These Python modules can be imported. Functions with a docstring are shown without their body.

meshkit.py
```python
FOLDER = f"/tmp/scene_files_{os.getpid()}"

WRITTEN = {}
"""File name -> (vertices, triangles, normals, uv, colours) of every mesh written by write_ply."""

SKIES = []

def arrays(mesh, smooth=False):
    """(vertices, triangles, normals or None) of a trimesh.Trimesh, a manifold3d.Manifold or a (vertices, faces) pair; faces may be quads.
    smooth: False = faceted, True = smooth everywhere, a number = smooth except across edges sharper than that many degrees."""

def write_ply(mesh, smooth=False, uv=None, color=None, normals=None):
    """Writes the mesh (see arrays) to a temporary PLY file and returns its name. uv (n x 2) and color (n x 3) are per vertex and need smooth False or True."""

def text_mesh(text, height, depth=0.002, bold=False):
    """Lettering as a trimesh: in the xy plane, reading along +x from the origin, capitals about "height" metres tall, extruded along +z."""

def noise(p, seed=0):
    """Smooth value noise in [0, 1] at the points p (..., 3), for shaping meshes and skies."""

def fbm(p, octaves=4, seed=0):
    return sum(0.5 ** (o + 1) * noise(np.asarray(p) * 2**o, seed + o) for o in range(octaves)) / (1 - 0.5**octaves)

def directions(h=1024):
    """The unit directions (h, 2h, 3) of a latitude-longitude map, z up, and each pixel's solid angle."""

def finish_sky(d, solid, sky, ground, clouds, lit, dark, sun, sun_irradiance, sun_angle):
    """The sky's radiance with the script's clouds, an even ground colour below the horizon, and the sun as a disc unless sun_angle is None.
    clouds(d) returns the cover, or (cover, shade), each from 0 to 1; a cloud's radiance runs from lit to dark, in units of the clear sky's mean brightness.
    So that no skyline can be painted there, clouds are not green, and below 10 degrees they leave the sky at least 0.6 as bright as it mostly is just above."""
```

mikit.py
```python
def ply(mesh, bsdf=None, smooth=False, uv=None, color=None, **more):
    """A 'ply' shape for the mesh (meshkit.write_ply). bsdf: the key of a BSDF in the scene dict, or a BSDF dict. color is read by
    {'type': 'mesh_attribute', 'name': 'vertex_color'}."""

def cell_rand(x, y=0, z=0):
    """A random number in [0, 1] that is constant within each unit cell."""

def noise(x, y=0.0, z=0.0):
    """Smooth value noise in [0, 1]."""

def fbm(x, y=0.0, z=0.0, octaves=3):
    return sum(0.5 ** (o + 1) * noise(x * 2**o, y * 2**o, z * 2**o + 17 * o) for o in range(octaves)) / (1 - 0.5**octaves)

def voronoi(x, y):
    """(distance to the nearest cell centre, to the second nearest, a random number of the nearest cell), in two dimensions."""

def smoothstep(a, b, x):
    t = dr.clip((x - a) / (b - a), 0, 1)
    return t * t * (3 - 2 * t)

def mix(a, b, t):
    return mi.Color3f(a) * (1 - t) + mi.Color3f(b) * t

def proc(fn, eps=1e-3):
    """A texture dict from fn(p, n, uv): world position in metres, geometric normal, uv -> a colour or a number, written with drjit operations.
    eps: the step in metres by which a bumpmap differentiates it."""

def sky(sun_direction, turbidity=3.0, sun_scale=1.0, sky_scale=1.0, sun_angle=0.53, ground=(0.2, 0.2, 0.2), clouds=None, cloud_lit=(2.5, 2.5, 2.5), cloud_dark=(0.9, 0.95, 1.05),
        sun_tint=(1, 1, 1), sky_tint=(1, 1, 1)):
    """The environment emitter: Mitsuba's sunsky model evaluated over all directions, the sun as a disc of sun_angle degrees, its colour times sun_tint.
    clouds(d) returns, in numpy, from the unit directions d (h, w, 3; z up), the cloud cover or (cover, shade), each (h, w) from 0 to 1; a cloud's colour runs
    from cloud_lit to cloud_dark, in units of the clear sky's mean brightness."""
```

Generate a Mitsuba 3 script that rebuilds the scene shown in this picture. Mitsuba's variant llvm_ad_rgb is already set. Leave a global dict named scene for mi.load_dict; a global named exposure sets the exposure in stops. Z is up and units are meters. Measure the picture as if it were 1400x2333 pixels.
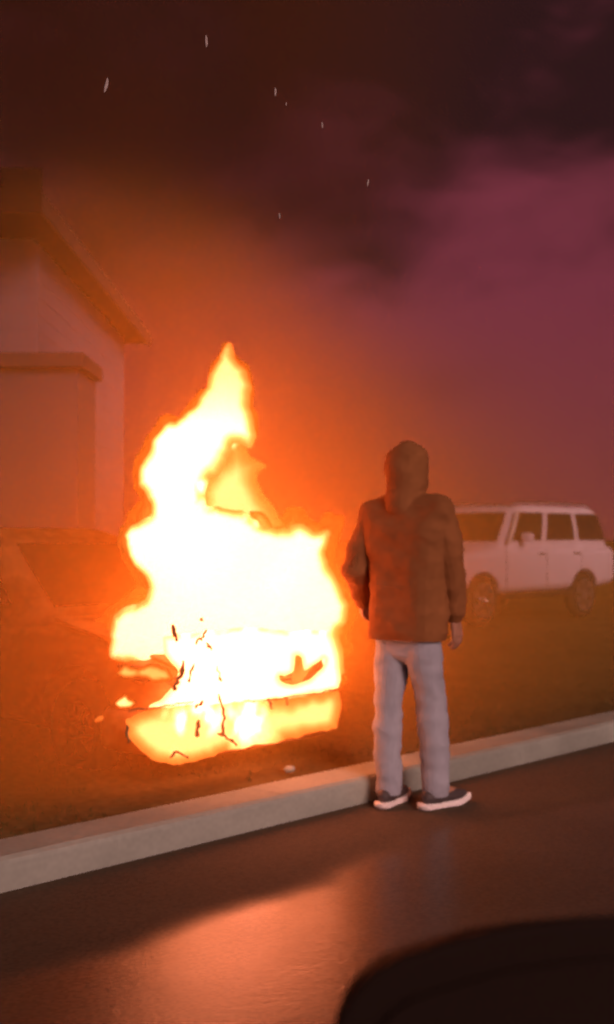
import math, random
import numpy as np, trimesh, manifold3d as m3
import mitsuba as mi, drjit as dr
import mikit, meshkit
from mikit import proc, noise, fbm, smoothstep, mix
from shapely.geometry import Polygon, Point
from shapely import affinity
import shapely
from scipy.spatial import Delaunay

T = mi.ScalarTransform4f
rng = np.random.default_rng(7)
scene, labels = {}, {}

# ------------------------------------------------------------------ camera, sky, exposure
EYE = np.array([0.0, 0.0, 1.35])
FPX, HX, HY = 2670.0, 700.0, 1230.0                   # focal length in pixels of the 1400 px wide picture, principal column, horizon row
scene['camera'] = {
    'type': 'thinlens', 'fov': math.degrees(2 * math.atan(700 / FPX)), 'fov_axis': 'x',
    'to_world': T().look_at(origin=EYE.tolist(), target=[0, 10.0, 1.35 + 10 * (63.5 / FPX)], up=[0, 0, 1]),
    'aperture_radius': 0.0055, 'focus_distance': 2.6, 'near_clip': 0.05, 'far_clip': 3000.0}


def night_clouds(d):                                   # a lit smoky overcast: ruddy towards the horizon, dark overhead
    el = np.degrees(np.arcsin(np.clip(d[..., 2], -1, 1)))
    n = meshkit.fbm(d * [5, 5, 9], 4, 250)
    m = meshkit.fbm(d * [11, 11, 15] + 0.35 * n[..., None] * 6, 4, 12)
    shade = np.clip((el - 10 + (n - 0.5) * 14) / 9, 0, 1) + 1.15 * np.clip(m - 0.5, -0.25, 0.3)
    shade = np.clip(shade, 0, 1)
    return np.ones_like(el), shade * shade * (3 - 2 * shade)


scene['sky'] = mikit.sky((0.40, -0.80, 0.36), sun_scale=0.44, sky_scale=0.08, sun_angle=24, sun_tint=(1.0, 0.74, 1.10), ground=(0.05, 0.04, 0.04),
                         clouds=night_clouds, cloud_lit=(8.6, 1.5, 2.4), cloud_dark=(1.2, 0.40, 0.45))
exposure = 2.0

# ------------------------------------------------------------------ frame of the street: S runs along the kerb (away to the right), N from the road to the verge
DX, DY = 0.691, 0.723
L_ = math.hypot(DX, DY); DX /= L_; DY /= L_
S, N = np.array([DX, DY]), np.array([-DY, DX])
ANG = math.degrees(math.atan2(DY, DX))
KERB = 3.96                                            # distance of the kerb face from the camera
VERGE = 0.12


def w(s, n, z=0.0):
    p = s * S + n * N
    return np.array([p[0], p[1], z])


def sn_grid(s, n, z):
    """World points of arrays s, n, z."""
    return np.stack([s * S[0] + n * N[0], s * S[1] + n * N[1], z], -1)


# ------------------------------------------------------------------ helpers
def numbered(key):
    if key not in scene and key not in labels and not any(k.startswith(key + '__') for k in scene):
        return key
    k = 1
    while f'{key}_{k:03d}' in scene or f'{key}_{k:03d}' in labels or any(q.startswith(f'{key}_{k:03d}__') for q in scene):
        k += 1
    return f'{key}_{k:03d}'


def put(name, mesh, bsdf, parent=None, smooth=30, **kw):
    key = numbered(f'{parent}__{name}' if parent else name)
    scene[key] = mikit.ply(mesh, bsdf, smooth=smooth, **kw)
    return key


def thing(name, label, category, group=None):
    key = numbered(name)
    labels[key] = {'label': label, 'category': category}
    if group:
        labels[key]['group'] = group
    return key


def tag(key, label, category=None, group=None, kind=None):
    d = {'label': label}
    if category: d['category'] = category
    if group: d['group'] = group
    if kind: d['kind'] = kind
    labels[key] = d
    return key


def structure(key):
    labels[key] = {'kind': 'structure'}


def tri(man):
    m = man.to_mesh()
    return trimesh.Trimesh(m.vert_properties[:, :3], m.tri_verts, process=False)


def man(mesh):
    return m3.Manifold(m3.Mesh(np.asarray(mesh.vertices, np.float32), np.asarray(mesh.faces, np.uint32)))


def ball(p, r, seg=20):
    return m3.Manifold.sphere(float(r), seg).translate([float(x) for x in p])


def hull(*pr, seg=20):
    return m3.Manifold.batch_hull([ball(p, r, seg) for p, r in pr])


def union(parts):
    return m3.Manifold.batch_boolean(list(parts), m3.OpType.Add)


def softened(parts, edge=0.02, rounds=10, fold=0.0, fscale=9.0, seed=0):
    m = tri(union(parts).refine_to_length(edge))
    m.merge_vertices()
    trimesh.smoothing.filter_taubin(m, lamb=0.5, nu=0.52, iterations=rounds)
    if fold:
        v = np.array(m.vertices)
        k = meshkit.fbm(v * [fscale, fscale, fscale * 1.7], 3, seed) - 0.5
        m.vertices = v + np.array(m.vertex_normals) * (k * fold)[:, None]
    return m


def rounded_box(sx, sy, sz, r=0.02, seg=12):
    r = min(r, 0.49 * min(sx, sy, sz))
    c = [ball((a * (sx / 2 - r), b * (sy / 2 - r), e * (sz / 2 - r)), r, seg) for a in (-1, 1) for b in (-1, 1) for e in (-1, 1)]
    return tri(m3.Manifold.batch_hull(c))


def moved(mesh, m4):
    m = mesh.copy(); m.apply_transform(m4); return m


def frame(origin, fwd):
    """4x4 of a thing whose local x points along fwd (2-D)."""
    f = np.asarray(fwd, float) / np.linalg.norm(fwd)
    m = np.eye(4)
    m[:3, 0] = [f[0], f[1], 0]; m[:3, 1] = [-f[1], f[0], 0]; m[:3, 3] = origin
    return m


def shift(x, y, z):
    m = np.eye(4); m[:3, 3] = [x, y, z]; return m


def tube(points, r, seg=8):
    return tri(union([hull((a, r), (b, r), seg=seg) for a, b in zip(points[:-1], points[1:])]))


# ------------------------------------------------------------------ materials
def rgb(*c):
    return {'type': 'rgb', 'value': list(map(float, c))}


def mat(name, d):
    scene[name] = d if d['type'] in ('dielectric', 'thindielectric', 'null', 'bumpmap_') else {'type': 'twosided', 'b': d}
    return name


def pbr(color, rough=0.6, **kw):
    return {'type': 'principled', 'base_color': color if isinstance(color, dict) else rgb(*color), 'roughness': rough, **kw}


def road_color(p, n, uv):
    a = fbm(p.x * 1.3, p.y * 1.3, 0.0, 4)
    g = noise(p.x * 90, p.y * 90)
    return mix((0.048, 0.037, 0.026), (0.104, 0.079, 0.052), 0.6 * a + 0.4 * g)


def road_rough(p, n, uv):                              # wet film out in the lane, dry strip beside the kerb
    nn = p.x * float(N[0]) + p.y * float(N[1])
    ss = p.x * float(S[0]) + p.y * float(S[1])
    edge = 3.18 + 0.35 * (noise(ss * 1.1, 4.0) - 0.5) + 0.12 * (noise(ss * 5, 9.0) - 0.5)
    wet = 1 - smoothstep(edge - 0.12, edge + 0.12, nn)
    return 0.85 - wet * (0.46 + 0.10 * fbm(p.x * 2.1, p.y * 2.1, 5.0, 3))


def road_bump(p, n, uv):
    return 0.0005 * noise(p.x * 70, p.y * 70) + 0.0006 * fbm(p.x * 9, p.y * 9, 0.0, 3)


mat('road_mat', {'type': 'bumpmap', 'arbitrary': proc(road_bump, 0.004), 'scale': 1.0, 'b': pbr(proc(road_color), proc(road_rough), specular=0.12, spec_tint=0.85)})


def soil_color(p, n, uv):
    a = fbm(p.x * 2.2, p.y * 2.2, 3.0, 4)
    g = noise(p.x * 38, p.y * 38)
    return mix((0.10, 0.075, 0.03), (0.20, 0.15, 0.06), 0.55 * a + 0.45 * g)


mat('soil_mat', {'type': 'bumpmap', 'arbitrary': proc(lambda p, n, uv: 0.02 * fbm(p.x * 14, p.y * 14, 0.0, 3), 0.006), 'scale': 1.0, 'b': {'type': 'diffuse', 'reflectance': proc(soil_color)}})


def grass_color(p, n, uv):
    return mix((0.10, 0.075, 0.025), (0.05, 0.07, 0.02), fbm(p.x * 3, p.y * 3, 1.0, 2))


mat('grass_mat', {'type': 'diffuse', 'reflectance': proc(grass_color)})


def kerb_color(p, n, uv):
    a = fbm(p.x * 3.1, p.y * 3.1, p.z * 6, 4)
    g = noise(p.x * 60, p.y * 60, p.z * 60)
    st = smoothstep(0.55, 0.75, fbm(p.x * 1.2 + 7, p.y * 1.2, 2.0, 3))
    return mix((0.26, 0.30, 0.26), (0.41, 0.46, 0.40), 0.7 * a + 0.3 * g) * (1 - 0.25 * st)


mat('kerb_mat', {'type': 'bumpmap', 'arbitrary': proc(lambda p, n, uv: 0.004 * fbm(p.x * 30, p.y * 30, p.z * 30, 3), 0.003), 'scale': 1.0, 'b': {'type': 'diffuse', 'reflectance': proc(kerb_color)}})


def scorch(base, dark, scale=4.0, lo=0.35, hi=0.65):
    def f(p, n, uv):
        return mix(base, dark, smoothstep(lo, hi, fbm(p.x * scale, p.y * scale, p.z * scale, 4)))
    return proc(f)


mat('burnt_paint', pbr(scorch((0.40, 0.26, 0.11), (0.20, 0.11, 0.045)), 0.55, specular=0.4))
mat('bumper_plastic', pbr(scorch((0.46, 0.36, 0.22), (0.26, 0.17, 0.09), 6.0), 0.6))
mat('charred', pbr(scorch((0.02, 0.018, 0.015), (0.055, 0.035, 0.02), 9.0), 0.85))
mat('singed', pbr((0.17, 0.13, 0.05), 0.8))
mat('rubber', pbr((0.022, 0.021, 0.02), 0.8))
mat('alloy', pbr((0.5, 0.48, 0.47), 0.35, metallic=0.8))
mat('dark_glass', pbr((0.02, 0.018, 0.02), 0.08, specular=0.6))
mat('white_paint', pbr((0.80, 0.74, 0.88), 0.32, clearcoat=0.5))
mat('chrome', {'type': 'roughconductor', 'material': 'Al', 'alpha': 0.12})
mat('lamp_lens', pbr((0.7, 0.68, 0.66), 0.15, specular=0.7))
mat('black_trim', pbr((0.025, 0.024, 0.024), 0.45))
mat('mirror_housing', pbr((0.014, 0.009, 0.007), 0.7, specular=0.06))
mat('mirror_face', {'type': 'roughconductor', 'material': 'Ag', 'alpha': 0.02})


def siding_color(p, n, uv):
    return mix((0.66, 0.58, 0.70), (0.56, 0.49, 0.60), fbm(p.x * 1.2, p.y * 1.2, p.z * 1.2, 4))


mat('siding', pbr(proc(siding_color), 0.7))
mat('porch_trim', pbr((0.26, 0.20, 0.19), 0.75))
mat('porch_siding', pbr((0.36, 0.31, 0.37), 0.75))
mat('shingle_mat', pbr(scorch((0.10, 0.07, 0.055), (0.05, 0.037, 0.03), 3.0), 0.9))
mat('trim_paint', pbr((0.09, 0.055, 0.04), 0.85))
mat('soffit_paint', pbr((0.05, 0.03, 0.024), 0.9))


def cloth(c, d, sc=14.0):
    def f(p, n, uv):
        return mix(c, d, fbm(p.x * sc, p.y * sc, p.z * sc, 3))
    return {'type': 'diffuse', 'reflectance': proc(f)}


mat('jacket_mat', cloth((0.19, 0.082, 0.03), (0.29, 0.125, 0.048)))
mat('trouser_mat', cloth((0.27, 0.30, 0.35), (0.38, 0.42, 0.48)))
mat('skin_mat', pbr((0.36, 0.19, 0.12), 0.5))
mat('hair_mat', pbr((0.03, 0.018, 0.012), 0.55))
mat('shoe_mat', pbr((0.06, 0.05, 0.05), 0.6))
mat('sole_mat', pbr((0.85, 0.82, 0.80), 0.5))
mat('ash_mat', {'type': 'diffuse', 'reflectance': rgb(0.36, 0.34, 0.33)})
mat('black_flame', {'type': 'diffuse', 'reflectance': rgb(0.0, 0.0, 0.0)})

# ------------------------------------------------------------------ ground, verge, road, kerb
g = trimesh.Trimesh([[-900, -900, -0.02], [900, -900, -0.02], [900, 900, -0.02], [-900, 900, -0.02]], [[0, 1, 2], [0, 2, 3]], process=False)
structure(put('ground', g, 'soil_mat', smooth=False))


def strip(s0, s1, n0, n1, zf, ds=0.5, dn=0.5):
    ss, nn = np.arange(s0, s1 + 1e-6, ds), np.linspace(n0, n1, max(2, int((n1 - n0) / dn) + 1))
    a, b = np.meshgrid(ss, nn, indexing='ij')
    v = sn_grid(a, b, zf(a, b)).reshape(-1, 3)
    i, j = np.meshgrid(np.arange(len(ss) - 1), np.arange(len(nn) - 1), indexing='ij')
    k = len(nn)
    q = np.stack([i * k + j, (i + 1) * k + j, (i + 1) * k + j + 1, i * k + j + 1], -1).reshape(-1, 4)
    return trimesh.Trimesh(v, np.vstack([q[:, [0, 1, 2]], q[:, [0, 2, 3]]]), process=False)


structure(put('road', strip(-40, 80, -7.0, KERB + 0.02, lambda s, n: 0 * s + 0.0, 2, 2), 'road_mat', smooth=False))


def verge_z(s, n):
    b = meshkit.fbm(np.stack([s * 0.9, n * 0.9, 0 * s], -1), 3, 11) - 0.5
    fade = np.clip((n - KERB - 0.27) / 0.6, 0, 1)
    return VERGE - 0.012 + 0.05 * b * fade


structure(put('verge', strip(-10, 26, KERB + 0.24, KERB + 16, verge_z, 0.2, 0.2), 'soil_mat', smooth=True))
structure(put('yard_ground', strip(-60, 120, KERB + 15.9, KERB + 90, lambda s, n: 0 * s + VERGE - 0.03, 10, 10), 'soil_mat', smooth=False))

KH, KW = 0.13, 0.26
prof = Polygon([(0.0, -0.25), (0.0, KH - 0.035), (0.010, KH - 0.012), (0.032, KH), (KW, KH), (KW, -0.25)])
kerb = thing('kerb', 'pale concrete kerb stones along the road edge', 'kerb')
labels[kerb] = {'kind': 'structure'}
for i in range(22):
    ln = 1.0
    m = trimesh.creation.extrude_polygon(prof, ln, engine='earcut')          # x = across, y = up, z = along
    s0 = -3.0 + i * 1.0
    jn, jz = rng.normal(0, 0.0012), rng.normal(0, 0.0010)
    v = np.array(m.vertices)
    m.vertices = np.stack([(s0 + v[:, 2]) * S[0] + (KERB + jn + v[:, 0]) * N[0], (s0 + v[:, 2]) * S[1] + (KERB + jn + v[:, 0]) * N[1], v[:, 1] + jz], 1)
    m.fix_normals()
    put('stone', m, 'kerb_mat', 'kerb', smooth=25)

# short trampled grass on the verge
def grass():
    k = 26000
    s, n = rng.uniform(-1, 14, k), KERB + 0.27 + rng.uniform(0, 1, k) ** 1.6 * 9
    keep = meshkit.fbm(np.stack([s * 1.6, n * 1.6, 0 * s], -1), 3, 5) > 0.42
    s, n = s[keep], n[keep]
    z = verge_z(s, n)
    base = sn_grid(s, n, z - 0.004)
    a = rng.uniform(0, 2 * np.pi, len(s)); h = rng.uniform(0.012, 0.035, len(s)); wd = rng.uniform(0.002, 0.005, len(s))
    u = np.stack([np.cos(a), np.sin(a), 0 * a], -1)
    lean = np.stack([rng.normal(0, 0.5, len(s)), rng.normal(0, 0.5, len(s)), np.ones(len(s))], -1) * h[:, None]
    v = np.stack([base - u * wd[:, None], base + u * wd[:, None], base + lean], 1).reshape(-1, 3)
    return trimesh.Trimesh(v, np.arange(len(v)).reshape(-1, 3), process=False)


tag(put('grass', grass(), 'grass_mat', smooth=False), 'short trampled grass on the verge behind the kerb', 'grass', kind='stuff')


# ------------------------------------------------------------------ cars
def ring(cx, hw, zlo, zhi, p=4.5, k=44):
    t = np.linspace(0, 2 * np.pi, k, endpoint=False)
    c, s_ = np.cos(t), np.sin(t)
    y = hw * np.sign(c) * np.abs(c) ** (2 / p)
    z = (zlo + zhi) / 2 + (zhi - zlo) / 2 * np.sign(s_) * np.abs(s_) ** (2 / p)
    return np.stack([np.full(k, cx), y, z], -1)


def loft(rings):
    k = len(rings[0])
    v = np.vstack(rings + [r.mean(0, keepdims=True) for r in (rings[0], rings[-1])])
    f = []
    for a in range(len(rings) - 1):
        for j in range(k):
            j2 = (j + 1) % k
            f += [[a * k + j, (a + 1) * k + j, (a + 1) * k + j2], [a * k + j, (a + 1) * k + j2, a * k + j2]]
    c0, c1, e = len(v) - 2, len(v) - 1, (len(rings) - 1) * k
    for j in range(k):
        j2 = (j + 1) % k
        f += [[c0, j, j2], [c1, e + j2, e + j]]
    m = trimesh.Trimesh(v, f, process=False)
    m.fix_normals()
    return m


def interp(st, n=60):
    st = np.array(st, float)
    x = np.linspace(0, 1, len(st)); t = np.linspace(0, 1, n)
    from scipy.interpolate import PchipInterpolator
    return PchipInterpolator(x, st)(t)


def cabin_fn(st):
    """Cabin surface: st rows (z, x_front, x_rear, half width); returns point(u, z): u from 0 front centre, +-1 sides, 2 rear."""
    st = np.array(st, float)
    from scipy.interpolate import PchipInterpolator
    fn = PchipInterpolator(st[:, 0], st[:, 1:])

    def side(x01, z, sgn, off=0.0):                     # x01: 0 front .. 1 rear along the side
        xf, xr, hw = fn(z)
        return np.array([xf + (xr - xf) * x01, sgn * (hw + off), z])

    def end(y01, z, rear, off=0.0):
        xf, xr, hw = fn(z)
        return np.array([(xr - off) if rear else (xf + off), hw * y01, z])
    return fn, side, end


def patch(fn, u0, u1, z0, z1, ku=8, kz=6, slope=0.0):
    """A thin pane following the surface fn(u, z); slope shifts u0 with height (raked pillar edges)."""
    pts, k = [], kz + 1
    for i in range(ku + 1):
        for j in range(kz + 1):
            z = z0 + (z1 - z0) * j / kz
            pts.append(fn(u0 + (u1 - u0) * i / ku, z))
    f = []
    for i in range(ku):
        for j in range(kz):
            a = i * k + j
            f += [[a, a + k, a + k + 1], [a, a + k + 1, a + 1]]
    return trimesh.Trimesh(np.array(pts), f, process=False)


def wheel(parent, M, x, y, zc, r, rim='alloy', width=0.2, squash=0.0):
    t = trimesh.creation.torus(r - 0.075, 0.075, major_sections=40, minor_sections=14)
    v = np.array(t.vertices); v[:, 2] *= width / 0.15
    v = v[:, [0, 2, 1]]
    if squash:
        v[:, 2] = np.maximum(v[:, 2], -r + squash)
    t = trimesh.Trimesh(v, t.faces, process=False); t.fix_normals()
    P = M @ shift(x, y, zc)
    key = put('wheel', moved(t, P), 'rubber', parent, smooth=50)
    sg = 1 if y > 0 else -1
    d = m3.Manifold.cylinder(0.05, r - 0.12, r - 0.14, 40).translate([0, 0, -0.025])
    for i in range(7):
        a = 2 * math.pi * i / 7
        d = d - m3.Manifold.cylinder(0.3, 0.055, 0.055, 14).scale([1.35, 0.8, 1]).translate([(r - 0.12) * 0.62, 0, -0.15]).rotate([0, 0, math.degrees(a)])
    rm = tri(d.rotate([90, 0, 0]).translate([0, sg * (width * 0.36), 0]))
    put('rim', moved(rm, P), rim, key, smooth=30)
    return key


def make_car(name, label, M, spec):
    c = thing(name, label, 'car')
    body = loft([ring(x, hw, z0, z1, p) for x, hw, z0, z1, p in interp(spec['body'], 70)])
    b = man(body)
    r = spec['r']
    for wx in spec['axles']:
        for sg in (-1, 1):
            b = b - m3.Manifold.cylinder(0.5, r + 0.065, r + 0.065, 40).rotate([90, 0, 0]).translate([wx, sg * (spec['hw'] + 0.02) + 0.25, r - 0.02])
    put('body', moved(tri(b), M), spec['paint'], c, smooth=35)
    fn, side, end = cabin_fn(spec['cabin'])
    rows = interp(spec['cabin'], 24)
    cab = []
    for z, xf, xr, hw in rows:
        k = 48; t = np.linspace(0, 2 * np.pi, k, endpoint=False); p = 9.0
        cc, ss_ = np.cos(t), np.sin(t)
        cab.append(np.stack([(xf + xr) / 2 + (xf - xr) / 2 * np.sign(cc) * np.abs(cc) ** (2 / p), hw * np.sign(ss_) * np.abs(ss_) ** (2 / p), np.full(k, z)], -1))
    put('cabin', moved(loft(cab), M), spec['paint'], c, smooth=40)
    z0, z1 = spec['glass']
    put('windscreen', moved(patch(lambda u, z: end(u, z, False, 0.006), -0.80, 0.80, z0, z1), M), 'dark_glass', c, smooth=True)
    put('rear_window', moved(patch(lambda u, z: end(u, z, True, 0.006), -0.78, 0.78, z0 + 0.02, z1), M), 'dark_glass', c, smooth=True)
    for sg in (-1, 1):
        for u0, u1 in spec['windows']:
            put('side_window', moved(patch(lambda u, z: side(u, z, sg, 0.006), u0, u1, z0 + 0.015, z1), M), 'dark_glass', c, smooth=True)
    for wx in spec['axles']:
        for sg in (1, -1):
            wheel(c, M, wx, sg * (spec['hw'] - 0.10), r - spec.get('sink', 0.0), r, spec.get('rim', 'alloy'), squash=spec.get('squash', 0.0))
    for sg in (1, -1):
        zb = spec['glass'][0]
        x, _, hw = fn(zb + 0.05)
        mm = rounded_box(0.11, 0.19, 0.13, 0.045)
        k = put('wing_mirror', moved(mm, M @ shift(x - 0.28, sg * (hw + 0.16), zb + 0.06)), spec['mirror'], c, smooth=50)
        k2 = put('bracket', moved(rounded_box(0.05, 0.12, 0.04, 0.015), M @ shift(x - 0.28, sg * (hw + 0.035), zb + 0.02)), 'black_trim', k)
    return c, fn, side, end


# the burning hatchback: nose towards the street, tyres burnt flat
BC = np.array([-0.35, 6.42])
MB = frame([BC[0] + S[0] * .09, BC[1] + S[1] * .09, VERGE - 0.055], -N) @ np.diag([.9, .9, .93, 1.0])
hatch = dict(
    body=[(0.0, .60, .26, .55, 4), (-.05, .70, .20, .66, 4), (-.22, .78, .18, .74, 4.5), (-.8, .82, .18, .83, 4.5), (-1.2, .83, .18, .90, 4.5), (-2.1, .83, .18, .93, 4.5), (-3.2, .82, .20, .95, 4.5), (-3.7, .78, .25, .92, 4), (-3.85, .70, .33, .82, 4)],
    cabin=[(.80, -1.05, -3.72, .76), (.95, -1.25, -3.68, .75), (1.2, -1.65, -3.55, .67), (1.40, -2.0, -3.35, .58), (1.47, -2.35, -3.05, .46)],
    glass=(.96, 1.36), windows=[(.10, .46), (.50, .86)], axles=(-.72, -3.12), r=.30, hw=.83, paint='burnt_paint', mirror='charred', rim='charred', sink=0.035, squash=0.04)
car, fnB, sideB, endB = make_car('burning_car', 'small car engulfed in white-hot flames, nose towards the kerb', MB, hatch)
# front end: bumper, grille slats, headlamps, number plate, bonnet edge, fog lamps
bm = man(loft([ring(x, hw, z0, z1, p) for x, hw, z0, z1, p in interp([(.075, .50, .20, .42, 5), (.06, .66, .165, .45, 5), (0.0, .76, .155, .46, 5), (-.15, .835, .155, .46, 5), (-.42, .845, .16, .46, 5)], 30)]))
bm = bm - m3.Manifold.cube([0.1, 0.62, 0.09], True).translate([0.07, 0, 0.255])
put('bumper', moved(tri(bm), MB), 'bumper_plastic', car, smooth=35)
gr = put('grille', moved(rounded_box(0.04, 0.60, 0.13, 0.015), MB @ shift(0.012, 0, 0.565)), 'charred', car)
for i in range(4):
    put('slat', moved(rounded_box(0.02, 0.56, 0.012, 0.005, 8), MB @ shift(0.036, 0, 0.522 + i * 0.029)), 'burnt_paint', gr)
put('number_plate', moved(rounded_box(0.012, 0.50, 0.105, 0.005, 8), MB @ shift(0.083, 0.0, 0.375)), 'bumper_plastic', car)
for sg in (1, -1):
    pts = [(-.005, .44, .505), (-.02, .52, .495), (-.06, .64, .53), (-.20, .775, .615), (-.30, .80, .675), (-.16, .745, .655), (-.03, .60, .585), (.0, .50, .545)]
    hl = tri(m3.Manifold.batch_hull([ball((x, sg * y, z), .022, 10) for x, y, z in pts]))
    k = put('headlight', moved(hl, MB), 'charred', car, smooth=40)
    put('rim', moved(tube([(x + .012, sg * y, z) for x, y, z in pts + pts[:1]], .008, 6), MB), 'burnt_paint', k)
    put('fog_lamp', moved(tri(m3.Manifold.cylinder(.03, .05, .05, 20).rotate([0, 90, 0]).translate([.035, sg * .60, .27])), MB), 'charred', car)
put('bonnet', moved(tri(m3.Manifold.batch_hull([ball((x, y, z), .012, 8) for x, y, z in [(-.05, .55, .655), (-.05, -.55, .655), (-.3, .70, .765), (-.3, -.70, .765), (-.9, .72, .865), (-.9, -.72, .865), (-1.1, .7, .90), (-1.1, -.7, .90)]])), MB), 'burnt_paint', car, smooth=40)
# the pale off-roader behind, parked along the street and facing left
SV = np.array([1.24, 16.55])
MS = frame([SV[0], SV[1], VERGE], -S)
suv_spec = dict(
    body=[(0.0, .70, .52, .90, 5), (-.06, .82, .46, 1.02, 5), (-.25, .89, .42, 1.08, 6), (-.9, .91, .42, 1.12, 6), (-1.3, .92, .42, 1.16, 6), (-2.4, .92, .42, 1.17, 6), (-3.8, .92, .44, 1.17, 6), (-4.5, .90, .48, 1.16, 6), (-4.62, .84, .52, 1.08, 5)],
    cabin=[(1.08, -1.42, -4.56, .87), (1.2, -1.50, -4.54, .86), (1.5, -1.77, -4.47, .79), (1.68, -1.94, -4.38, .73), (1.75, -2.2, -4.2, .64)],
    glass=(1.21, 1.645), windows=[(.045, .30), (.345, .62), (.66, .93)], axles=(-.86, -3.6), r=.37, hw=.92, paint='white_paint', mirror='white_paint')
suv, fnS, sideS, endS = make_car('parked_car', 'white off-roader parked behind the person, far right, lit pink', MS, suv_spec)
for sg in (1, -1):
    pil = [sideS(0.018, z, sg, 0.012) for z in np.linspace(1.2, 1.64, 8)]
    put('pillar_trim', moved(tube(pil, .034, 8), MS), 'lamp_lens', suv, smooth=40)
    k = put('headlight', moved(rounded_box(.10, .26, .17, .05), MS @ shift(-.035, sg * .68, .90)), 'lamp_lens', suv, smooth=50)
    put('roof_rail', moved(tube([(-2.0, sg * .64, 1.775), (-2.6, sg * .66, 1.80), (-4.0, sg * .66, 1.79), (-4.2, sg * .63, 1.75)], .018, 8), MS), 'chrome', suv)
    for xx in (-2.35, -3.35):
        put('door_handle', moved(rounded_box(.16, .03, .03, .012), MS @ shift(xx, sg * .925, 1.02)), 'chrome', suv, smooth=50)
    for xd in (-1.42, -2.5, -3.5):
        put('door_gap', moved(rounded_box(.008, .006, .55, .002, 6), MS @ shift(xd, sg * .919, .80)), 'black_trim', suv)
put('grille', moved(rounded_box(.05, .80, .2, .02), MS @ shift(-.005, 0, .86)), 'black_trim', suv)
put('bumper', moved(rounded_box(.20, 1.68, .2, .06), MS @ shift(.01, 0, .55)), 'black_trim', suv, smooth=50)
put('sill', moved(rounded_box(1.9, .06, .09, .02), MS @ shift(-2.25, .90, .42)), 'black_trim', suv, smooth=50)
put('hub_cap', moved(tri(ball((-.86, .93, .37), .06, 16).scale([1, 1, 1])), MS), 'chrome', suv, smooth=True)

# ------------------------------------------------------------------ the house on the left
H = thing('house', 'pale house behind the burning car, its eave jutting in at the left edge', 'house')
HY0, HXR = 14.3, -3.35


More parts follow.
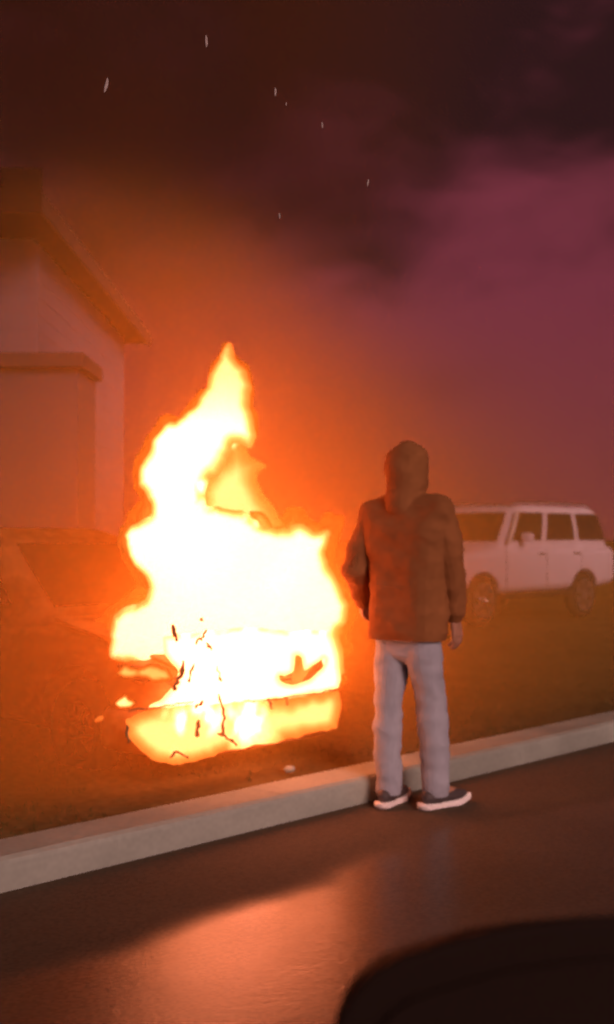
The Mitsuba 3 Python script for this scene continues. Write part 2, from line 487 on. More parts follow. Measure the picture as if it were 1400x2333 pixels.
def box(x0, x1, y0, y1, z0, z1):
    m = trimesh.creation.box([x1 - x0, y1 - y0, z1 - z0]); m.apply_translation([(x0 + x1) / 2, (y0 + y1) / 2, (z0 + z1) / 2]); return m


wl = put('wall', box(-10.5, HXR, HY0, HY0 + 7, 0.0, 5.05), 'siding', H, smooth=False)
zb = 0.4
for i in range(21):
    z = 0.5 + i * 0.215
    prof_b = Polygon([(0, 0), (-0.014, 0), (-0.008, 0.213), (0, 0.213)])
    m = trimesh.creation.extrude_polygon(prof_b, 7.0, engine='earcut')
    v = np.array(m.vertices)
    m.vertices = np.stack([HXR + 0.004 - v[:, 2], HY0 - 0.002 + v[:, 0], z + v[:, 1]], 1)
    m.fix_normals()
    put('board', m, 'siding', wl, smooth=False)
for i in range(21):
    m = trimesh.creation.extrude_polygon(Polygon([(0, 0), (0.014, 0), (0.008, 0.213), (0, 0.213)]), 6.9, engine='earcut')
    v = np.array(m.vertices)
    m.vertices = np.stack([HXR + 0.002 + v[:, 0], HY0 + 0.06 + v[:, 2], 0.5 + i * 0.215 + v[:, 1]], 1)
    m.fix_normals()
    put('board', m, 'siding', wl, smooth=False)
put('corner_post', box(HXR - 0.02, HXR + 0.06, HY0 - 0.045, HY0 + 0.05, 0.05, 4.98), 'siding', H, smooth=False)
OV = 1.2
rf = tri(m3.Manifold.batch_hull([ball(p, .05, 8) for p in [(-11, HY0 - OV, 5.2), (HXR + .32, HY0 - OV, 5.2), (-11, HY0 + 7 + OV, 5.2), (HXR + .32, HY0 + 7 + OV, 5.2), (-8.3, HY0 + 3.5, 7.3), (-7.3, HY0 + 3.5, 7.3)]]))
rk = put('roof', rf, 'shingle_mat', H, smooth=20)
put('fascia', box(-11.05, HXR + .38, HY0 - OV - 0.075, HY0 - OV - 0.045, 5.02, 5.52), 'trim_paint', rk, smooth=False)
put('fascia', box(HXR + .365, HXR + .395, HY0 - OV - 0.04, HY0 + 7.8, 5.02, 5.24), 'porch_trim', rk, smooth=False)
put('soffit', box(-11.0, HXR + .36, HY0 - OV - 0.04, HY0 + 7.75, 5.055, 5.09), 'soffit_paint', rk, smooth=False)
gt = put('gutter', moved(tri(m3.Manifold.cylinder(7.6, .07, .07, 16).rotate([0, 90, 0])), shift(-11, HY0 - OV - .13, 5.36)), 'trim_paint', rk)
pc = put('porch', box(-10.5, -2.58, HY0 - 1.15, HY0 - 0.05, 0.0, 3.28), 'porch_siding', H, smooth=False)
put('roof', box(-10.6, -2.50, HY0 - 1.3, HY0 - 0.03, 3.285, 3.44), 'porch_trim', pc, smooth=False)

# ------------------------------------------------------------------ the person
C = np.array([0.515, 5.98])
man_key = thing('person', 'person in a rust-brown hooded jacket and grey trousers standing before the fire, seen from behind', 'person')
Fd, Rt = np.array([0.62, 0.785]), np.array([0.785, -0.62])


def P(r, f, z):
    q = C + r * Rt + f * Fd
    return (q[0], q[1], z)


SHR, SHL = P(.195, -.01, 1.485), P(-.195, -.01, 1.485)
ELR, ELL = (.735, 5.90, 1.19), (.25, 6.09, 1.20)
WRR, WRL = (.752, 5.965, .965), (.30, 6.30, 1.03)
HPR, HPL = P(.095, 0, .92), P(-.095, 0, .92)
KNR, KNL = (.633, 5.945, .50), (.414, 6.015, .50)
ANR, ANL = (.650, 5.935, .09), (.415, 5.985, .09)
HC = np.array([.512, 6.02, 1.685])
look = np.array([-.05, 1.0, 0.0]); look /= np.linalg.norm(look)
lr = np.array([look[1], -look[0], 0])


def hd(r, f, z):
    return tuple(HC + r * lr + f * look + np.array([0, 0, z]))


def foot(an, d):
    d = np.array(d) / np.hypot(*d)
    q = lambda a, b, z: (an[0] + d[0] * a + d[1] * b, an[1] + d[1] * a - d[0] * b, z)
    return q


FR, FL = foot(ANR, (.78, .62)), foot(ANL, (.48, .88))


def hand(wr, drop, fwd, side, thumb):
    """Relaxed hand hanging from the wrist: drop, fwd, side are unit vectors; five fingers of their own lengths."""
    wr, drop, fwd, side = (np.asarray(a, float) for a in (wr, drop, fwd, side))
    o = [hull((wr, .027), (wr + drop * .03, .026)),
         hull((wr + drop * .03 + fwd * .022, .017), (wr + drop * .03 - fwd * .022, .017), (wr + drop * .095 + fwd * .032, .014), (wr + drop * .09 - fwd * .03, .013))]
    for f, ln in zip((.032, .011, -.010, -.030), (.070, .080, .074, .056)):
        b = wr + drop * .09 + fwd * f
        k1 = b + drop * ln * .5 + side * .004
        k2 = k1 + drop * ln * .32 + side * .016
        k3 = k2 + drop * ln * .18 + side * .018
        o += [hull((b, .0100), (k1, .0092), seg=10), hull((k1, .0092), (k2, .0085), seg=10), hull((k2, .0085), (k3, .0075), seg=10)]
    t0 = wr + drop * .035 + fwd * .026 + side * .008
    t1 = t0 + drop * .035 + fwd * .022 + side * .012
    t2 = t1 + drop * .032 + fwd * .006 + side * .008
    o += [hull((t0, .0135), (t1, .0115), seg=10), hull((t1, .0115), (t2, .009), seg=10)]
    return o


dn = np.array([0, 0, -1.0])
F3, R3 = np.array([*Fd, 0]), np.array([*Rt, 0])
parts = [
    hull((P(0, 0, 1.02), .085), (P(.07, 0, .95), .075), (P(-.07, 0, .95), .075)),
    hull((P(.05, .01, 1.05), .09), (P(-.05, .01, 1.05), .09), (P(.10, .01, 1.36), .085), (P(-.10, .01, 1.36), .085)),
    hull((P(.10, .01, 1.36), .085), (P(-.10, .01, 1.36), .085), (SHR, .05), (SHL, .05), (P(0, 0, 1.50), .06)),
    hull((P(0, .0, 1.48), .06), (hd(0, -.02, -.09), .055)),
    hull((hd(0, -.02, .035), .092), (hd(0, -.035, .02), .088), (hd(0, .035, .02), .080), (hd(0, .045, -.07), .045), (hd(0, .06, -.095), .028)),
    hull((hd(0, .108, .03), .012), (hd(0, .128, -.02), .014), (hd(.012, .112, -.025), .012), (hd(-.012, .112, -.025), .012)),
    hull((hd(.018, .098, -.062), .011), (hd(-.018, .098, -.062), .011)),
    hull((hd(.092, -.01, .025), .012), (hd(.090, .0, -.03), .012), (hd(.1, -.025, .0), .008)),
    hull((hd(-.092, -.01, .025), .012), (hd(-.090, .0, -.03), .012), (hd(-.1, -.025, .0), .008)),
    hull((SHR, .05), (ELR, .038)), hull((ELR, .038), (WRR, .026)), hull((SHL, .05), (ELL, .038)), hull((ELL, .038), (WRL, .026)),
    hull((HPR, .07), (KNR, .05)), hull((KNR, .058), (ANR, .042)), hull((HPL, .07), (KNL, .05)), hull((KNL, .058), (ANL, .042)),
    hull((ANR, .04), (FR(.13, 0, .055), .030)), hull((ANL, .04), (FL(.13, 0, .055), .030))]
wd = np.array(WRR) - np.array(ELR); wd /= np.linalg.norm(wd)
dropR = wd * .5 + dn * .6 + np.array([.12, .1, 0]); dropR /= np.linalg.norm(dropR)
parts += hand(np.array(WRR) + wd * .01, dropR, F3, -R3, 1)
wl_ = np.array(WRL) - np.array(ELL); wl_ /= np.linalg.norm(wl_)
upL = np.cross(R3, wl_); upL /= np.linalg.norm(upL)
parts += hand(np.array(WRL) + wl_ * .01, wl_, upL if upL[2] > 0 else -upL, R3, 1)
put('body', softened(parts, .012, 4), 'skin_mat', man_key, smooth=True)
hair = [hull((hd(0, -.03, .05), .102), (hd(0, .02, .062), .088)), hull((hd(0, -.055, .0), .088), (hd(0, -.06, -.055), .07), (hd(.05, -.03, .0), .055), (hd(-.05, -.03, .0), .055))]
#put('hair', softened(hair, .014, 4, .012, 40, 2), 'hair_mat', man_key, smooth=True)
jk = [
    hull((P(.085, 0, .88), .135), (P(-.085, 0, .88), .135), (P(.085, .01, 1.15), .125), (P(-.085, .01, 1.15), .125)),
    hull((P(.085, .01, 1.15), .125), (P(-.085, .01, 1.15), .125), (P(.12, -.01, 1.38), .13), (P(-.12, -.01, 1.38), .13)),
    hull((P(.12, -.01, 1.38), .13), (P(-.12, -.01, 1.38), .13), (SHR, .082), (SHL, .082), (P(0, -.01, 1.53), .075)),
    hull((P(0, -.01, 1.50), .085), (P(0, -.015, 1.565), .078)),
    hull((hd(0, -.03, .055), .118), (hd(0, -.045, .0), .112), (hd(0, .045, .055), .104)), hull((hd(0, -.045, .0), .112), (hd(0, -.03, -.10), .10), (P(0, -.03, 1.52), .095)),   # hood drawn up
    hull((SHR, .085), (ELR, .070)), hull((ELR, .070), (WRR, .050)), hull((SHL, .085), (ELL, .070)), hull((ELL, .070), (WRL, .050))]
jm = softened(jk, .016, 6, .036, 9, 4)
jm = tri(man(jm).trim_by_plane([0, 0, 1], .845)) if man(jm).status() == m3.Error.NoError else jm
put('jacket', jm, 'jacket_mat', man_key, smooth=45)
tr = [
    hull((P(.05, 0, .96), .09), (P(-.05, 0, .96), .09), (P(.08, 0, .90), .10), (P(-.08, 0, .90), .10), (P(.07, 0, .80), .092), (P(-.07, 0, .80), .092)),
    hull((P(.08, 0, .88), .092), (P(.09, 0, .78), .094), (KNR, .078)), hull((KNR, .078), (tuple(np.array(ANR) + [0, 0, .05]), .071), (tuple(np.array(ANR) + [0, 0, -.005]), .070)),
    hull((P(-.08, 0, .88), .092), (P(-.09, 0, .78), .094), (KNL, .074)), hull((KNL, .074), (tuple(np.array(ANL) + [0, 0, .05]), .069), (tuple(np.array(ANL) + [0, 0, -.005]), .066))]
tm = softened(tr, .016, 6, .032, 9, 9)
mt = man(tm)
tm = tri(mt.trim_by_plane([0, 0, 1], .062)) if mt.status() == m3.Error.NoError else tm
put('trousers', tm, 'trouser_mat', man_key, smooth=45)
for q in (FL, FR):
    up = softened([hull((q(-.055, 0, .06), .036), (q(.0, 0, .075), .040), (q(.0, 0, .05), .042)), hull((q(.0, 0, .065), .040), (q(.12, .005, .05), .036), (q(.19, .0, .045), .026))], .012, 4)
    k = put('shoe', tri(man(up).trim_by_plane([0, 0, 1], .026)) if man(up).status() == m3.Error.NoError else up, 'shoe_mat', man_key, smooth=45)
    sole = []
    for a, b, z in [(-.075, 0, .018), (-.03, 0, .016), (.05, .003, .016), (.12, .008, .016), (.175, .004, .020), (.212, 0, .034)]:
        sole.append(((a, b, z), .036 if abs(a) < .06 else (.042 if a < .15 else .03)))
    mm = []
    for (a0, r0), (a1, r1) in zip(sole[:-1], sole[1:]):
        mm.append(m3.Manifold.batch_hull([m3.Manifold.cylinder(.026, r, r * .97, 22).translate([*q(a[0], a[1], a[2] - .013)]) for a, r in ((a0, r0), (a1, r1))]))
    put('sole', tri(union(mm).translate([0, 0, .001])), 'sole_mat', k, smooth=40)

# ------------------------------------------------------------------ fire
def on_plane(px, py, n):
    """Where a flame's outline point stands on the upright sheet at distance n from the street line."""
    u = (px - HX) / FPX
    y = n / (N[1] + N[0] * u)
    return np.stack([u * y, y, EYE[2] - (py - HY) / FPX * y], -1)


RIM, CORE = np.array([0.16, 0.026, 0.002]), np.array([3.3, 0.80, 0.36])


def flare(outline, grow, seed):
    """The outline let out into a looser, more torn skirt of cooler flame."""
    q = Polygon(outline).buffer(0).buffer(grow, join_style=1)
    k = int(q.exterior.length / 10)
    pts = np.array([q.exterior.interpolate(i / k, normalized=True).coords[0] for i in range(k)])
    c = np.array(q.centroid.coords[0])
    a = meshkit.fbm(np.stack([pts[:, 0] / 34, pts[:, 1] / 80, 0 * pts[:, 0] + seed], -1), 3, seed) - .42
    rise = np.clip(a, 0, None)[:, None] * np.array([[0.0, -1.0]]) * 2.6 * grow
    out = (pts - c) / np.linalg.norm(pts - c, axis=1, keepdims=True) * (a[:, None] * 1.4 * grow)
    return [tuple(x) for x in pts + rise + out]


def flame(outline, n, thick, amp=1.0, soft=26.0, base_t=0.0, hole=None, seed=0, wob=5.0, step=9.0, parent='fire', hot=(), grow=0.0, cool=None):
    poly = Polygon(outline, [hole] if hole else None).buffer(0).buffer(grow, join_style=1)
    if poly.geom_type != 'Polygon':
        poly = max(poly.geoms, key=lambda q: q.area)
    poly = poly.buffer(4).buffer(-8).buffer(4)
    if poly.geom_type != 'Polygon':
        poly = max(poly.geoms, key=lambda q: q.area)
    r = np.random.default_rng(100 + seed)
    rings = []
    for rg in [poly.exterior, *poly.interiors]:
        k = max(12, int(rg.length / (step * 0.8)))
        pts = np.array([rg.interpolate(i / k, normalized=True).coords[0] for i in range(k)])
        q3 = np.stack([pts[:, 0] / 26, pts[:, 1] / 40, 0 * pts[:, 0] + seed], -1)
        off = np.stack([meshkit.fbm(q3, 3, seed) - .5, meshkit.fbm(q3 + 31, 3, seed) - .5], -1) * wob * 2
        rings.append(pts + off)
    poly = Polygon(rings[0], rings[1:]).buffer(0)
    if poly.geom_type != 'Polygon':
        poly = max(poly.geoms, key=lambda q: q.area)
    bpts = []
    for rg in [poly.exterior, *poly.interiors]:
        k = max(12, int(rg.length / (step * 0.7)))
        bpts += [rg.interpolate(i / k, normalized=True).coords[0] for i in range(k)]
    bpts = np.array(bpts)
    x0, y0, x1, y1 = poly.bounds
    gx, gy = np.meshgrid(np.arange(x0, x1, step), np.arange(y0, y1, step))
    gp = np.stack([gx.ravel(), gy.ravel()], -1) + r.uniform(-.25, .25, (gx.size, 2)) * step
    for ins in (3.0, 7.0, 12.0):
        q = poly.buffer(-ins)
        for pg in getattr(q, 'geoms', [q]):
            for rg in ([pg.exterior, *pg.interiors] if not pg.is_empty else []):
                k = max(6, int(rg.length / (step * .9)))
                gp = np.vstack([gp, [rg.interpolate(i / k, normalized=True).coords[0] for i in range(k)]])
    near_rim = shapely.distance(shapely.boundary(poly), shapely.points(gp))
    n_grid = gx.size
    keep = np.ones(len(gp), bool); keep[:n_grid] = near_rim[:n_grid] > 15; keep[n_grid:] = near_rim[n_grid:] > 1.5
    gp = gp[keep]
    inner = poly.buffer(-1.0)
    gp = gp[shapely.contains_xy(inner, gp[:, 0], gp[:, 1])]
    pts = np.vstack([bpts, gp])
    tri_ = Delaunay(pts).simplices
    cen = pts[tri_].mean(1)
    tri_ = tri_[shapely.contains_xy(poly, cen[:, 0], cen[:, 1])]
    a, b, c = pts[tri_[:, 0]], pts[tri_[:, 1]], pts[tri_[:, 2]]
    flip = np.cross(b - a, c - a) > 0
    tri_[flip] = tri_[flip][:, ::-1]
    nb = len(bpts)
    d = shapely.distance(shapely.boundary(poly), shapely.points(pts)); d[:nb] = 0
    base = on_plane(pts[:, 0], pts[:, 1], n)
    lump = 0.55 + 0.9 * meshkit.fbm(base * 3.2, 3, seed)
    th = thick * np.sqrt(np.clip(d / 110.0, 0, 1)) * lump
    off = np.array([0.0, 1.0, 0])
    front, back = base - off * th[:, None], base + off * th[:, None]
    idx = np.arange(len(pts)); bidx = np.where(idx < nb, idx, idx + len(pts) - nb)
    v = np.vstack([front, back[nb:]])
    f = np.vstack([tri_, bidx[tri_][:, ::-1]])
    # hot where the flame is deep, cooler where it is thin
    q3 = np.stack([pts[:, 0] / 60, pts[:, 1] / 95, 0 * pts[:, 0] + 3 * seed], -1)
    t = np.clip(d / soft + (meshkit.fbm(q3, 3, seed + 3) - .5) * .7 * np.clip(d / soft, 0, 1), 0, 1)
    t = np.clip(base_t + (1 - base_t) * t * t * (3 - 2 * t) * amp, 0, 1)
    if cool:                                            # the crest burns cooler than the foot
        t = t * (1 - (1 - cool[2]) * np.clip((cool[0] - pts[:, 1]) / (cool[0] - cool[1]), 0, 1))
    for hx, hy, hr in hot:                              # the seats of the fire, where tongues run into one another
        wv = (meshkit.fbm(np.stack([pts[:, 0] / 30, pts[:, 1] / 55, 0 * pts[:, 0] + hx], -1), 3, seed + 9) - .5) * 1.1
        t = np.maximum(t, np.exp(-((pts[:, 0] - hx) ** 2 + (pts[:, 1] - hy) ** 2) / hr ** 2 - np.clip(wv, -.1, 1) * 1.6))
    col = RIM * (CORE / RIM) ** t[:, None]
    col = np.vstack([col, col[nb:]])
    m = trimesh.Trimesh(v, f, process=False)
    key = put('flame', m, 'black_flame', parent, smooth=False, color=col)
    scene[key]['emitter'] = {'type': 'area', 'radiance': {'type': 'mesh_attribute', 'name': 'vertex_color'}}
    return key


fire = thing('fire', 'tall blaze of white and orange flames on the bonnet of the car', 'fire')
# outlines: the main body over the bonnet, the billow above its left half, the pointed crest, the dimmer tongues beside them
BODY = [(262, 1490), (256, 1440), (268, 1410), (300, 1385), (345, 1372), (352, 1335), (330, 1300), (304, 1262), (298, 1220), (310, 1200), (345, 1188), (400, 1188), (470, 1160), (540, 1170), (590, 1200), (632, 1212), (690, 1206), (712, 1220), (748, 1212), (726, 1252), (738, 1290), (765, 1335), (782, 1375), (778, 1420), (762, 1440), (768, 1480), (775, 1530), (700, 1560), (560, 1580), (400, 1520)]
BILLOW = [(325, 1100), (330, 1065), (350, 1040), (355, 1010), (385, 978), (430, 966), (500, 965), (528, 990), (520, 1030), (500, 1065), (470, 1092), (462, 1125), (470, 1190), (460, 1260), (370, 1260), (356, 1190), (350, 1150), (335, 1118)]
CREST = [(517, 792), (526, 815), (536, 832), (556, 846), (566, 880), (562, 930), (572, 960), (574, 990), (566, 1012), (525, 1000), (480, 985), (430, 978), (415, 960), (440, 935), (458, 908), (482, 888), (488, 850), (503, 818)]
COLUMN = shapely.union_all([Polygon(BODY).buffer(0).buffer(9), Polygon(BILLOW).buffer(0).buffer(9), Polygon(CREST).buffer(0).buffer(8)])
flame(list(COLUMN.exterior.coords), 5.0, .32, seed=1, wob=10, step=7, soft=24, base_t=.42, cool=(985, 860, .78),
      hot=[(420, 1180, 110), (350, 1440, 110), (520, 1540, 120), (700, 1520, 70), (575, 1190, 36), (468, 1110, 30)])
flame([(525, 985), (562, 1000), (572, 1045), (612, 1065), (584, 1085), (596, 1120), (632, 1170), (648, 1205), (590, 1225), (530, 1200), (455, 1190), (452, 1120), (480, 1075), (512, 1040)], 5.3, .12, amp=.70, soft=50, base_t=.30, seed=4, wob=9, step=7, hot=[(500, 1185, 40), (530, 1010, 22)])
flame([(262, 1235), (272, 1205), (296, 1178), (320, 1215), (325, 1290), (345, 1350), (318, 1330), (300, 1290), (276, 1262)], 5.1, .08, amp=.28, soft=25, seed=5, wob=6, step=6)
flame([(320, 1115), (345, 1120), (370, 1190), (330, 1196), (308, 1190), (322, 1150)], 5.2, .06, amp=.28, soft=25, seed=15, wob=6, step=6)
flame([(745, 1330), (775, 1345), (792, 1385), (790, 1440), (774, 1480), (776, 1530), (796, 1550), (770, 1570), (755, 1500), (750, 1400)], 5.0, .07, amp=.42, soft=18, seed=6, wob=6, step=6)
flame([(640, 1206), (700, 1196), (752, 1206), (732, 1250), (742, 1290), (700, 1290), (640, 1240)], 5.15, .06, amp=.55, soft=22, base_t=.1, seed=7, wob=6, step=6)
flame([(566, 1160), (600, 1166), (625, 1200), (650, 1196), (672, 1180), (690, 1198), (688, 1240), (600, 1240)], 5.2, .05, amp=.5, soft=20, base_t=.1, seed=16, wob=7, step=6)
# looser skirts of cooler flame behind them
flame(flare([p for p in BODY if p[1] < 1500] + [(740, 1500), (300, 1470)], 14, 3), 5.35, .10, amp=.44, soft=26, seed=21, wob=6, step=7)
flame(flare([p for p in BODY if p[1] < 1500] + [(700, 1480), (330, 1450)], 30, 8), 5.5, .10, amp=.22, soft=40, seed=22, wob=9, step=8)
flame(flare(BILLOW, 12, 5), 5.4, .08, amp=.42, soft=22, seed=23, wob=6, step=7)
flame(flare(BILLOW, 26, 9), 5.55, .08, amp=.2, soft=36, seed=24, wob=8, step=8)
flame(flare(CREST, 12, 6), 5.45, .06, amp=.34, soft=24, seed=25, wob=6, step=6)
# flames in front of the nose, round the headlamps and down over the bumper
flame([(372, 1450), (450, 1440), (560, 1430), (660, 1440), (750, 1440), (768, 1480), (775, 1545), (770, 1568), (700, 1580), (610, 1598), (560, 1625), (470, 1625), (380, 1612), (330, 1618), (372, 1590), (400, 1560), (412, 1530), (392, 1505), (380, 1490)], 4.55, .06, soft=14, base_t=.80, seed=8, wob=5, step=7,
      hole=[(628, 1528), (640, 1550), (668, 1562), (700, 1550), (738, 1522), (746, 1494), (722, 1512), (692, 1528), (686, 1492), (672, 1488), (668, 1530), (648, 1540)], hot=[(560, 1500, 170), (450, 1445, 90), (700, 1440, 110)])
flame([(286, 1640), (330, 1620), (420, 1606), (520, 1602), (600, 1594), (690, 1584), (772, 1570), (776, 1610), (772, 1656), (700, 1670), (640, 1688), (590, 1692), (545, 1706), (500, 1712), (470, 1728), (395, 1742), (345, 1726), (310, 1695), (292, 1670)], 4.50, .05, amp=.62, soft=34, base_t=.30, seed=9, wob=9, step=6,
      hot=[(565, 1640, 95), (470, 1630, 75), (400, 1640, 60)])
flame([(262, 1605), (272, 1590), (288, 1578), (296, 1592), (315, 1600), (300, 1612), (275, 1612)], 4.62, .03, amp=.85, soft=9, seed=11, wob=3, step=4)
flame([(266, 1535), (285, 1515), (320, 1522), (345, 1512), (385, 1520), (395, 1545), (350, 1556), (325, 1542), (285, 1548)], 4.62, .03, amp=.6, soft=12, seed=12, wob=5, step=4)
flame([(776, 1552), (784, 1532), (795, 1548), (790, 1560)], 5.0, .02, amp=.9, soft=7, seed=14, wob=2, step=4)
# charred strips, wires and clips hanging in front of the burning nose
for i, (w_, st) in enumerate([(7, [(395, 1425), (403, 1458)]), (4, [(459, 1405), (463, 1414)]), (4, [(448, 1462), (464, 1450), (470, 1434)]), (6, [(472, 1464), (484, 1480)]), (9, [(420, 1506), (412, 1542), (396, 1568)]), (5, [(440, 1515), (432, 1550)]),
                              (4, [(497, 1518), (504, 1552)]), (5, [(500, 1582), (510, 1625), (506, 1668)]), (5, [(446, 1608), (462, 1600)]), (7, [(456, 1640), (450, 1676)]), (5, [(498, 1672), (514, 1674), (540, 1696)]),
                              (4, [(388, 1724), (404, 1708), (426, 1724)]), (3, [(558, 1597), (580, 1597), (700, 1581), (772, 1567)]), (5, [(612, 1592), (618, 1612)]), (4, [(652, 1588), (655, 1606)]), (4, [(290, 1652), (296, 1690)]), (3, [(300, 1616), (380, 1606), (440, 1598)])]):
    q = [on_plane(np.array(a), np.array(b), 4.435) for a, b in st]
    r_ = np.random.default_rng(300 + i)
    tt = np.linspace(0, 1, 5 * (len(q) - 1) + 1); qq = np.stack([np.interp(tt, np.linspace(0, 1, len(q)), np.array(q)[:, k]) for k in range(3)], -1)
    qq += r_.normal(0, .0035, qq.shape) * [1, .6, 1]
    rr = w_ / FPX * 5.8 * .72 * (r_.uniform(.35, 1.25, len(qq)) if w_ > 3 else r_.uniform(.5, .9, len(qq)))
    put('charred_strip', tri(union([hull((qq[k], rr[k]), (qq[k + 1], rr[k + 1]), seg=8) for k in range(len(qq) - 1)])), 'singed', car)
k = flame([(214, 1640), (228, 1628), (242, 1630), (236, 1640), (222, 1645)], 4.9, .02, amp=.75, soft=6, seed=13, wob=1, step=4, parent=None)
scene['burning_scrap'] = scene.pop(k)
tag('burning_scrap', 'small glowing scrap just left of the burning nose', 'burning scrap')

# ------------------------------------------------------------------ pale flakes of ash drifting down in front of the dark sky
for i, (px, py, h, y) in enumerate([(468, 82, 26, 3.7), (238, 185, 32, 3.5), (627, 200, 20, 3.8), (735, 277, 15, 3.9), (637, 487, 13, 3.9), (840, 410, 16, 3.8), (652, 228, 9, 3.6), (1000, 1320, 34, 5.75)][:7]):
    c = np.array([(px - HX) / FPX * y, y, EYE[2] - (py - HY) / FPX * y])
    hh = h / FPX * y / 2
    m = trimesh.creation.icosphere(2, 1.0)
    v = np.array(m.vertices)
    v = v * (1 + .5 * (meshkit.noise(v * 2.3 + i * 7)[:, None] - .5)) * [hh * .26, hh * .2, hh]
    v[:, 0] += v[:, 2] * rng.uniform(-.1, .25)
    m = trimesh.Trimesh(v + c, m.faces, process=False)
    where = ['highest of the flakes, above the fire', 'leftmost of the flakes, above the house eave side', 'right of the highest flake', 'brightest dot right of centre', 'lowest flake, over the flame tip', 'faint one nearest the right', 'tiny one just below its neighbour']
    tag(put('ash_flake', m, 'ash_mat', smooth=True), 'pale ash flake in the dark sky, ' + where[i], 'ash flake')

# ------------------------------------------------------------------ a stone on the verge
for (px, py, n, r, lab) in [(660, 1725, 4.35, .026, 'small stone lying on the verge in front of the burning car')]:
    u = (px - HX) / FPX; y = n / (N[1] + N[0] * u)
    m = trimesh.creation.icosphere(3, 1.0); v = np.array(m.vertices)
    v = v * (1 + .5 * (meshkit.fbm(v * 1.6 + px, 3, 3)[:, None] - .5)) * [r * 1.2, r, r * .7]
    tag(put('stone', trimesh.Trimesh(v + [u * y, y, KH + r * .5], m.faces, process=False), 'kerb_mat', smooth=True), lab, 'stone')

# ------------------------------------------------------------------ the car the picture is taken from: wing mirror and door beside the lens
mc = thing('dark_car', 'dark rounded wing mirror of the nearest car, lower right corner', 'car')
my = 0.74
def mp(px, py, y=my):
    return np.array([(px - HX) / FPX * y, y, EYE[2] - (py - HY) / FPX * y])
outl = [(738, 2420), (746, 2335), (766, 2272), (806, 2212), (876, 2162), (1005, 2122), (1105, 2096), (1285, 2072), (1450, 2066), (1500, 2130), (1490, 2420), (1400, 2520), (900, 2520)]
sp = []
for (px, py) in outl:
    p = mp(px, py)
    sp += [ball(p * [1, 1, 1] + [0.006, -.02, 0], .004, 10)]
cx, cz = np.mean([mp(*o)[0] for o in outl]), np.mean([mp(*o)[2] for o in outl])
for (px, py) in outl:
    p = mp(px, py); sp.append(ball([cx + (p[0] - cx) * .8, my + .085, cz - .035 + (p[2] - cz) * .8], .012, 10))
mhm = tri(m3.Manifold.batch_hull(sp).refine_to_length(.008))
trimesh.smoothing.filter_taubin(mhm, iterations=20)
put('mirror_housing', mhm, 'mirror_housing', mc, smooth=True)
gl = Polygon([(mp(*o)[0], mp(*o)[2]) for o in outl]).buffer(-.02, join_style=1)
gm = trimesh.creation.extrude_polygon(gl, .003, engine='earcut')
v = np.array(gm.vertices)
gm.vertices = np.stack([v[:, 0] + .006, my - .026 - v[:, 2], v[:, 1]], 1); gm.fix_normals()
put('mirror_glass', gm, 'mirror_housing', mc, smooth=False)
ns = 0.30                                              # door plane: distance from the lens towards the kerb
root = w(0.60, ns, 0.985)
put('mirror_arm', tri(m3.Manifold.batch_hull([ball(root, .03, 10), ball(root + np.array([*(-S * .12), 0]), .02, 10), ball(mp(1440, 2440) + [0, .03, 0], .028, 10)])), 'mirror_housing', mc, smooth=40)
MD = frame(w(0, ns - .06, 0), S)
put('door', moved(rounded_box(1.15, .09, .66, .03), MD @ shift(.10, 0, .63)), 'mirror_housing', mc, smooth=50)
wing = man(loft([ring(x, hw, z0, z1, p) for x, hw, z0, z1, p in interp([(0, .86, .25, .96, 6), (.9, .86, .22, .90, 6), (1.5, .84, .22, .82, 5), (1.75, .70, .3, .65, 4)], 30)]))
wing = wing - m3.Manifold.cylinder(.5, .39, .39, 40).rotate([90, 0, 0]).translate([.95, .86 + .25, .32])
put('bonnet', moved(tri(wing), frame(w(.72, ns - .90, 0), S)), 'mirror_housing', mc, smooth=40)
wheel(mc, frame(w(.72, ns - .90, 0), S), .95, .74, .325, .325)

# ------------------------------------------------------------------ smoke: one closed volume round the fire, thick in the plume
s0, s1, n0, n1, z0, z1 = -1.0, 24.0, 4.06, 22.0, -0.4, 15.0
ds = 0.17
gs, gn, gz = (np.linspace(a, b, int((b - a) / ds)) for a, b in ((s0, s1), (n0, n1), (z0, z1)))
Z, Nn, Ss = np.meshgrid(gz, gn, gs, indexing='ij')
pos = np.stack([Ss, Nn, Z], -1)
warp = np.stack([meshkit.fbm(pos * .55 + 10 * i, 3, 40 + i) for i in range(3)], -1) - .5
q = pos + warp * 1.5
fs, fn_ = float(np.dot(BC, S)), float(np.dot(BC, N)) + .45       # foot of the fire
up = np.clip(q[..., 2] - 1.0, 0, None)
ax_s, ax_n = fs - up * .10, fn_ + up * .22
rad = .50 + .20 * up
r2 = ((q[..., 0] - ax_s) ** 2 + (q[..., 1] - ax_n) ** 2) / rad ** 2
bill = meshkit.fbm(q * [.9, .9, .7], 4, 21)
plume = np.exp(-r2) * (0.25 + 1.5 * np.clip((bill - .40) * 3.0, 0, 1)) * np.clip((q[..., 2] - .9) / 1.2, 0, 1) * np.exp(-np.clip(q[..., 2] - 2.5, 0, None) / 0.75)
low = np.exp(-np.clip(q[..., 2], 0, None) / 1.7) * (.35 + 1.3 * np.clip((meshkit.fbm(q * .45 + 5, 4, 33) - .3) * 2, 0, 1))
near = np.exp(-(((pos[..., 0] - fs) / 2.3) ** 2 + ((pos[..., 1] - fn_) / 1.6) ** 2 + ((pos[..., 2] - .7) / 1.25) ** 2))
left = np.exp(-(((pos[..., 0] - fs + 1.0) / 1.3) ** 2 + ((pos[..., 1] - fn_ + .2) / .7) ** 2 + ((pos[..., 2] - .45) / .55) ** 2))
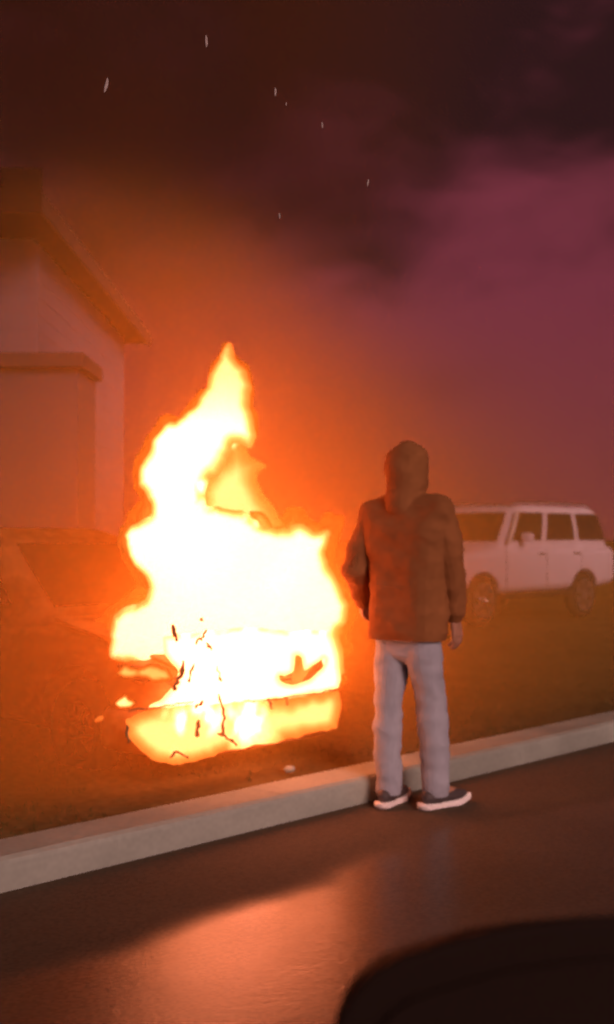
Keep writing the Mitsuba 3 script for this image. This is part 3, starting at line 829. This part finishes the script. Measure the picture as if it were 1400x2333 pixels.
crest = np.exp(-(((q[..., 0] - fs - .9) / .9) ** 2 + ((q[..., 1] - fn_ - .4) / .9) ** 2 + ((q[..., 2] - 1.9) / 1.0) ** 2))
side = np.exp(-(((q[..., 0] - fs - 2.2) / 3.2) ** 2 + ((q[..., 1] - fn_ - .8) / 2.2) ** 2 + ((q[..., 2] - .8) / 1.6) ** 2))
edge = np.clip((pos[..., 1] - n0) / .35, 0, 1) * np.clip((n1 - pos[..., 1]) / 2, 0, 1) * np.clip((s1 - pos[..., 0]) / 2, 0, 1) * np.clip((pos[..., 0] - s0) / 2, 0, 1) * np.clip((z1 - pos[..., 2]) / 4, 0, 1)
dens = np.clip((0.8 * plume + .075 * low + .50 * near + 1.3 * left + .25 * crest + .22 * side) * edge, 0, None)
ZS = 3.3                                               # below: smoke lit through by the fire; above: the sooty plume
sooty = np.exp(-((q[..., 0] - fs - .05 * up) ** 2 + (q[..., 1] - fn_ - .20 * up) ** 2) / (.75 + .26 * up) ** 2) * (.35 + 1.6 * np.clip((bill - .38) * 2.6, 0, 1))
haze_hi = np.exp(-np.clip(q[..., 2], 0, None) / 3.0) * np.clip((meshkit.fbm(q * .4 + 9, 4, 35) - .42) * 3, 0, 1)
hi = np.clip((.62 * sooty + .05 * haze_hi) * edge, 0, None)
rot = T().rotate([0, 0, 1], ANG)


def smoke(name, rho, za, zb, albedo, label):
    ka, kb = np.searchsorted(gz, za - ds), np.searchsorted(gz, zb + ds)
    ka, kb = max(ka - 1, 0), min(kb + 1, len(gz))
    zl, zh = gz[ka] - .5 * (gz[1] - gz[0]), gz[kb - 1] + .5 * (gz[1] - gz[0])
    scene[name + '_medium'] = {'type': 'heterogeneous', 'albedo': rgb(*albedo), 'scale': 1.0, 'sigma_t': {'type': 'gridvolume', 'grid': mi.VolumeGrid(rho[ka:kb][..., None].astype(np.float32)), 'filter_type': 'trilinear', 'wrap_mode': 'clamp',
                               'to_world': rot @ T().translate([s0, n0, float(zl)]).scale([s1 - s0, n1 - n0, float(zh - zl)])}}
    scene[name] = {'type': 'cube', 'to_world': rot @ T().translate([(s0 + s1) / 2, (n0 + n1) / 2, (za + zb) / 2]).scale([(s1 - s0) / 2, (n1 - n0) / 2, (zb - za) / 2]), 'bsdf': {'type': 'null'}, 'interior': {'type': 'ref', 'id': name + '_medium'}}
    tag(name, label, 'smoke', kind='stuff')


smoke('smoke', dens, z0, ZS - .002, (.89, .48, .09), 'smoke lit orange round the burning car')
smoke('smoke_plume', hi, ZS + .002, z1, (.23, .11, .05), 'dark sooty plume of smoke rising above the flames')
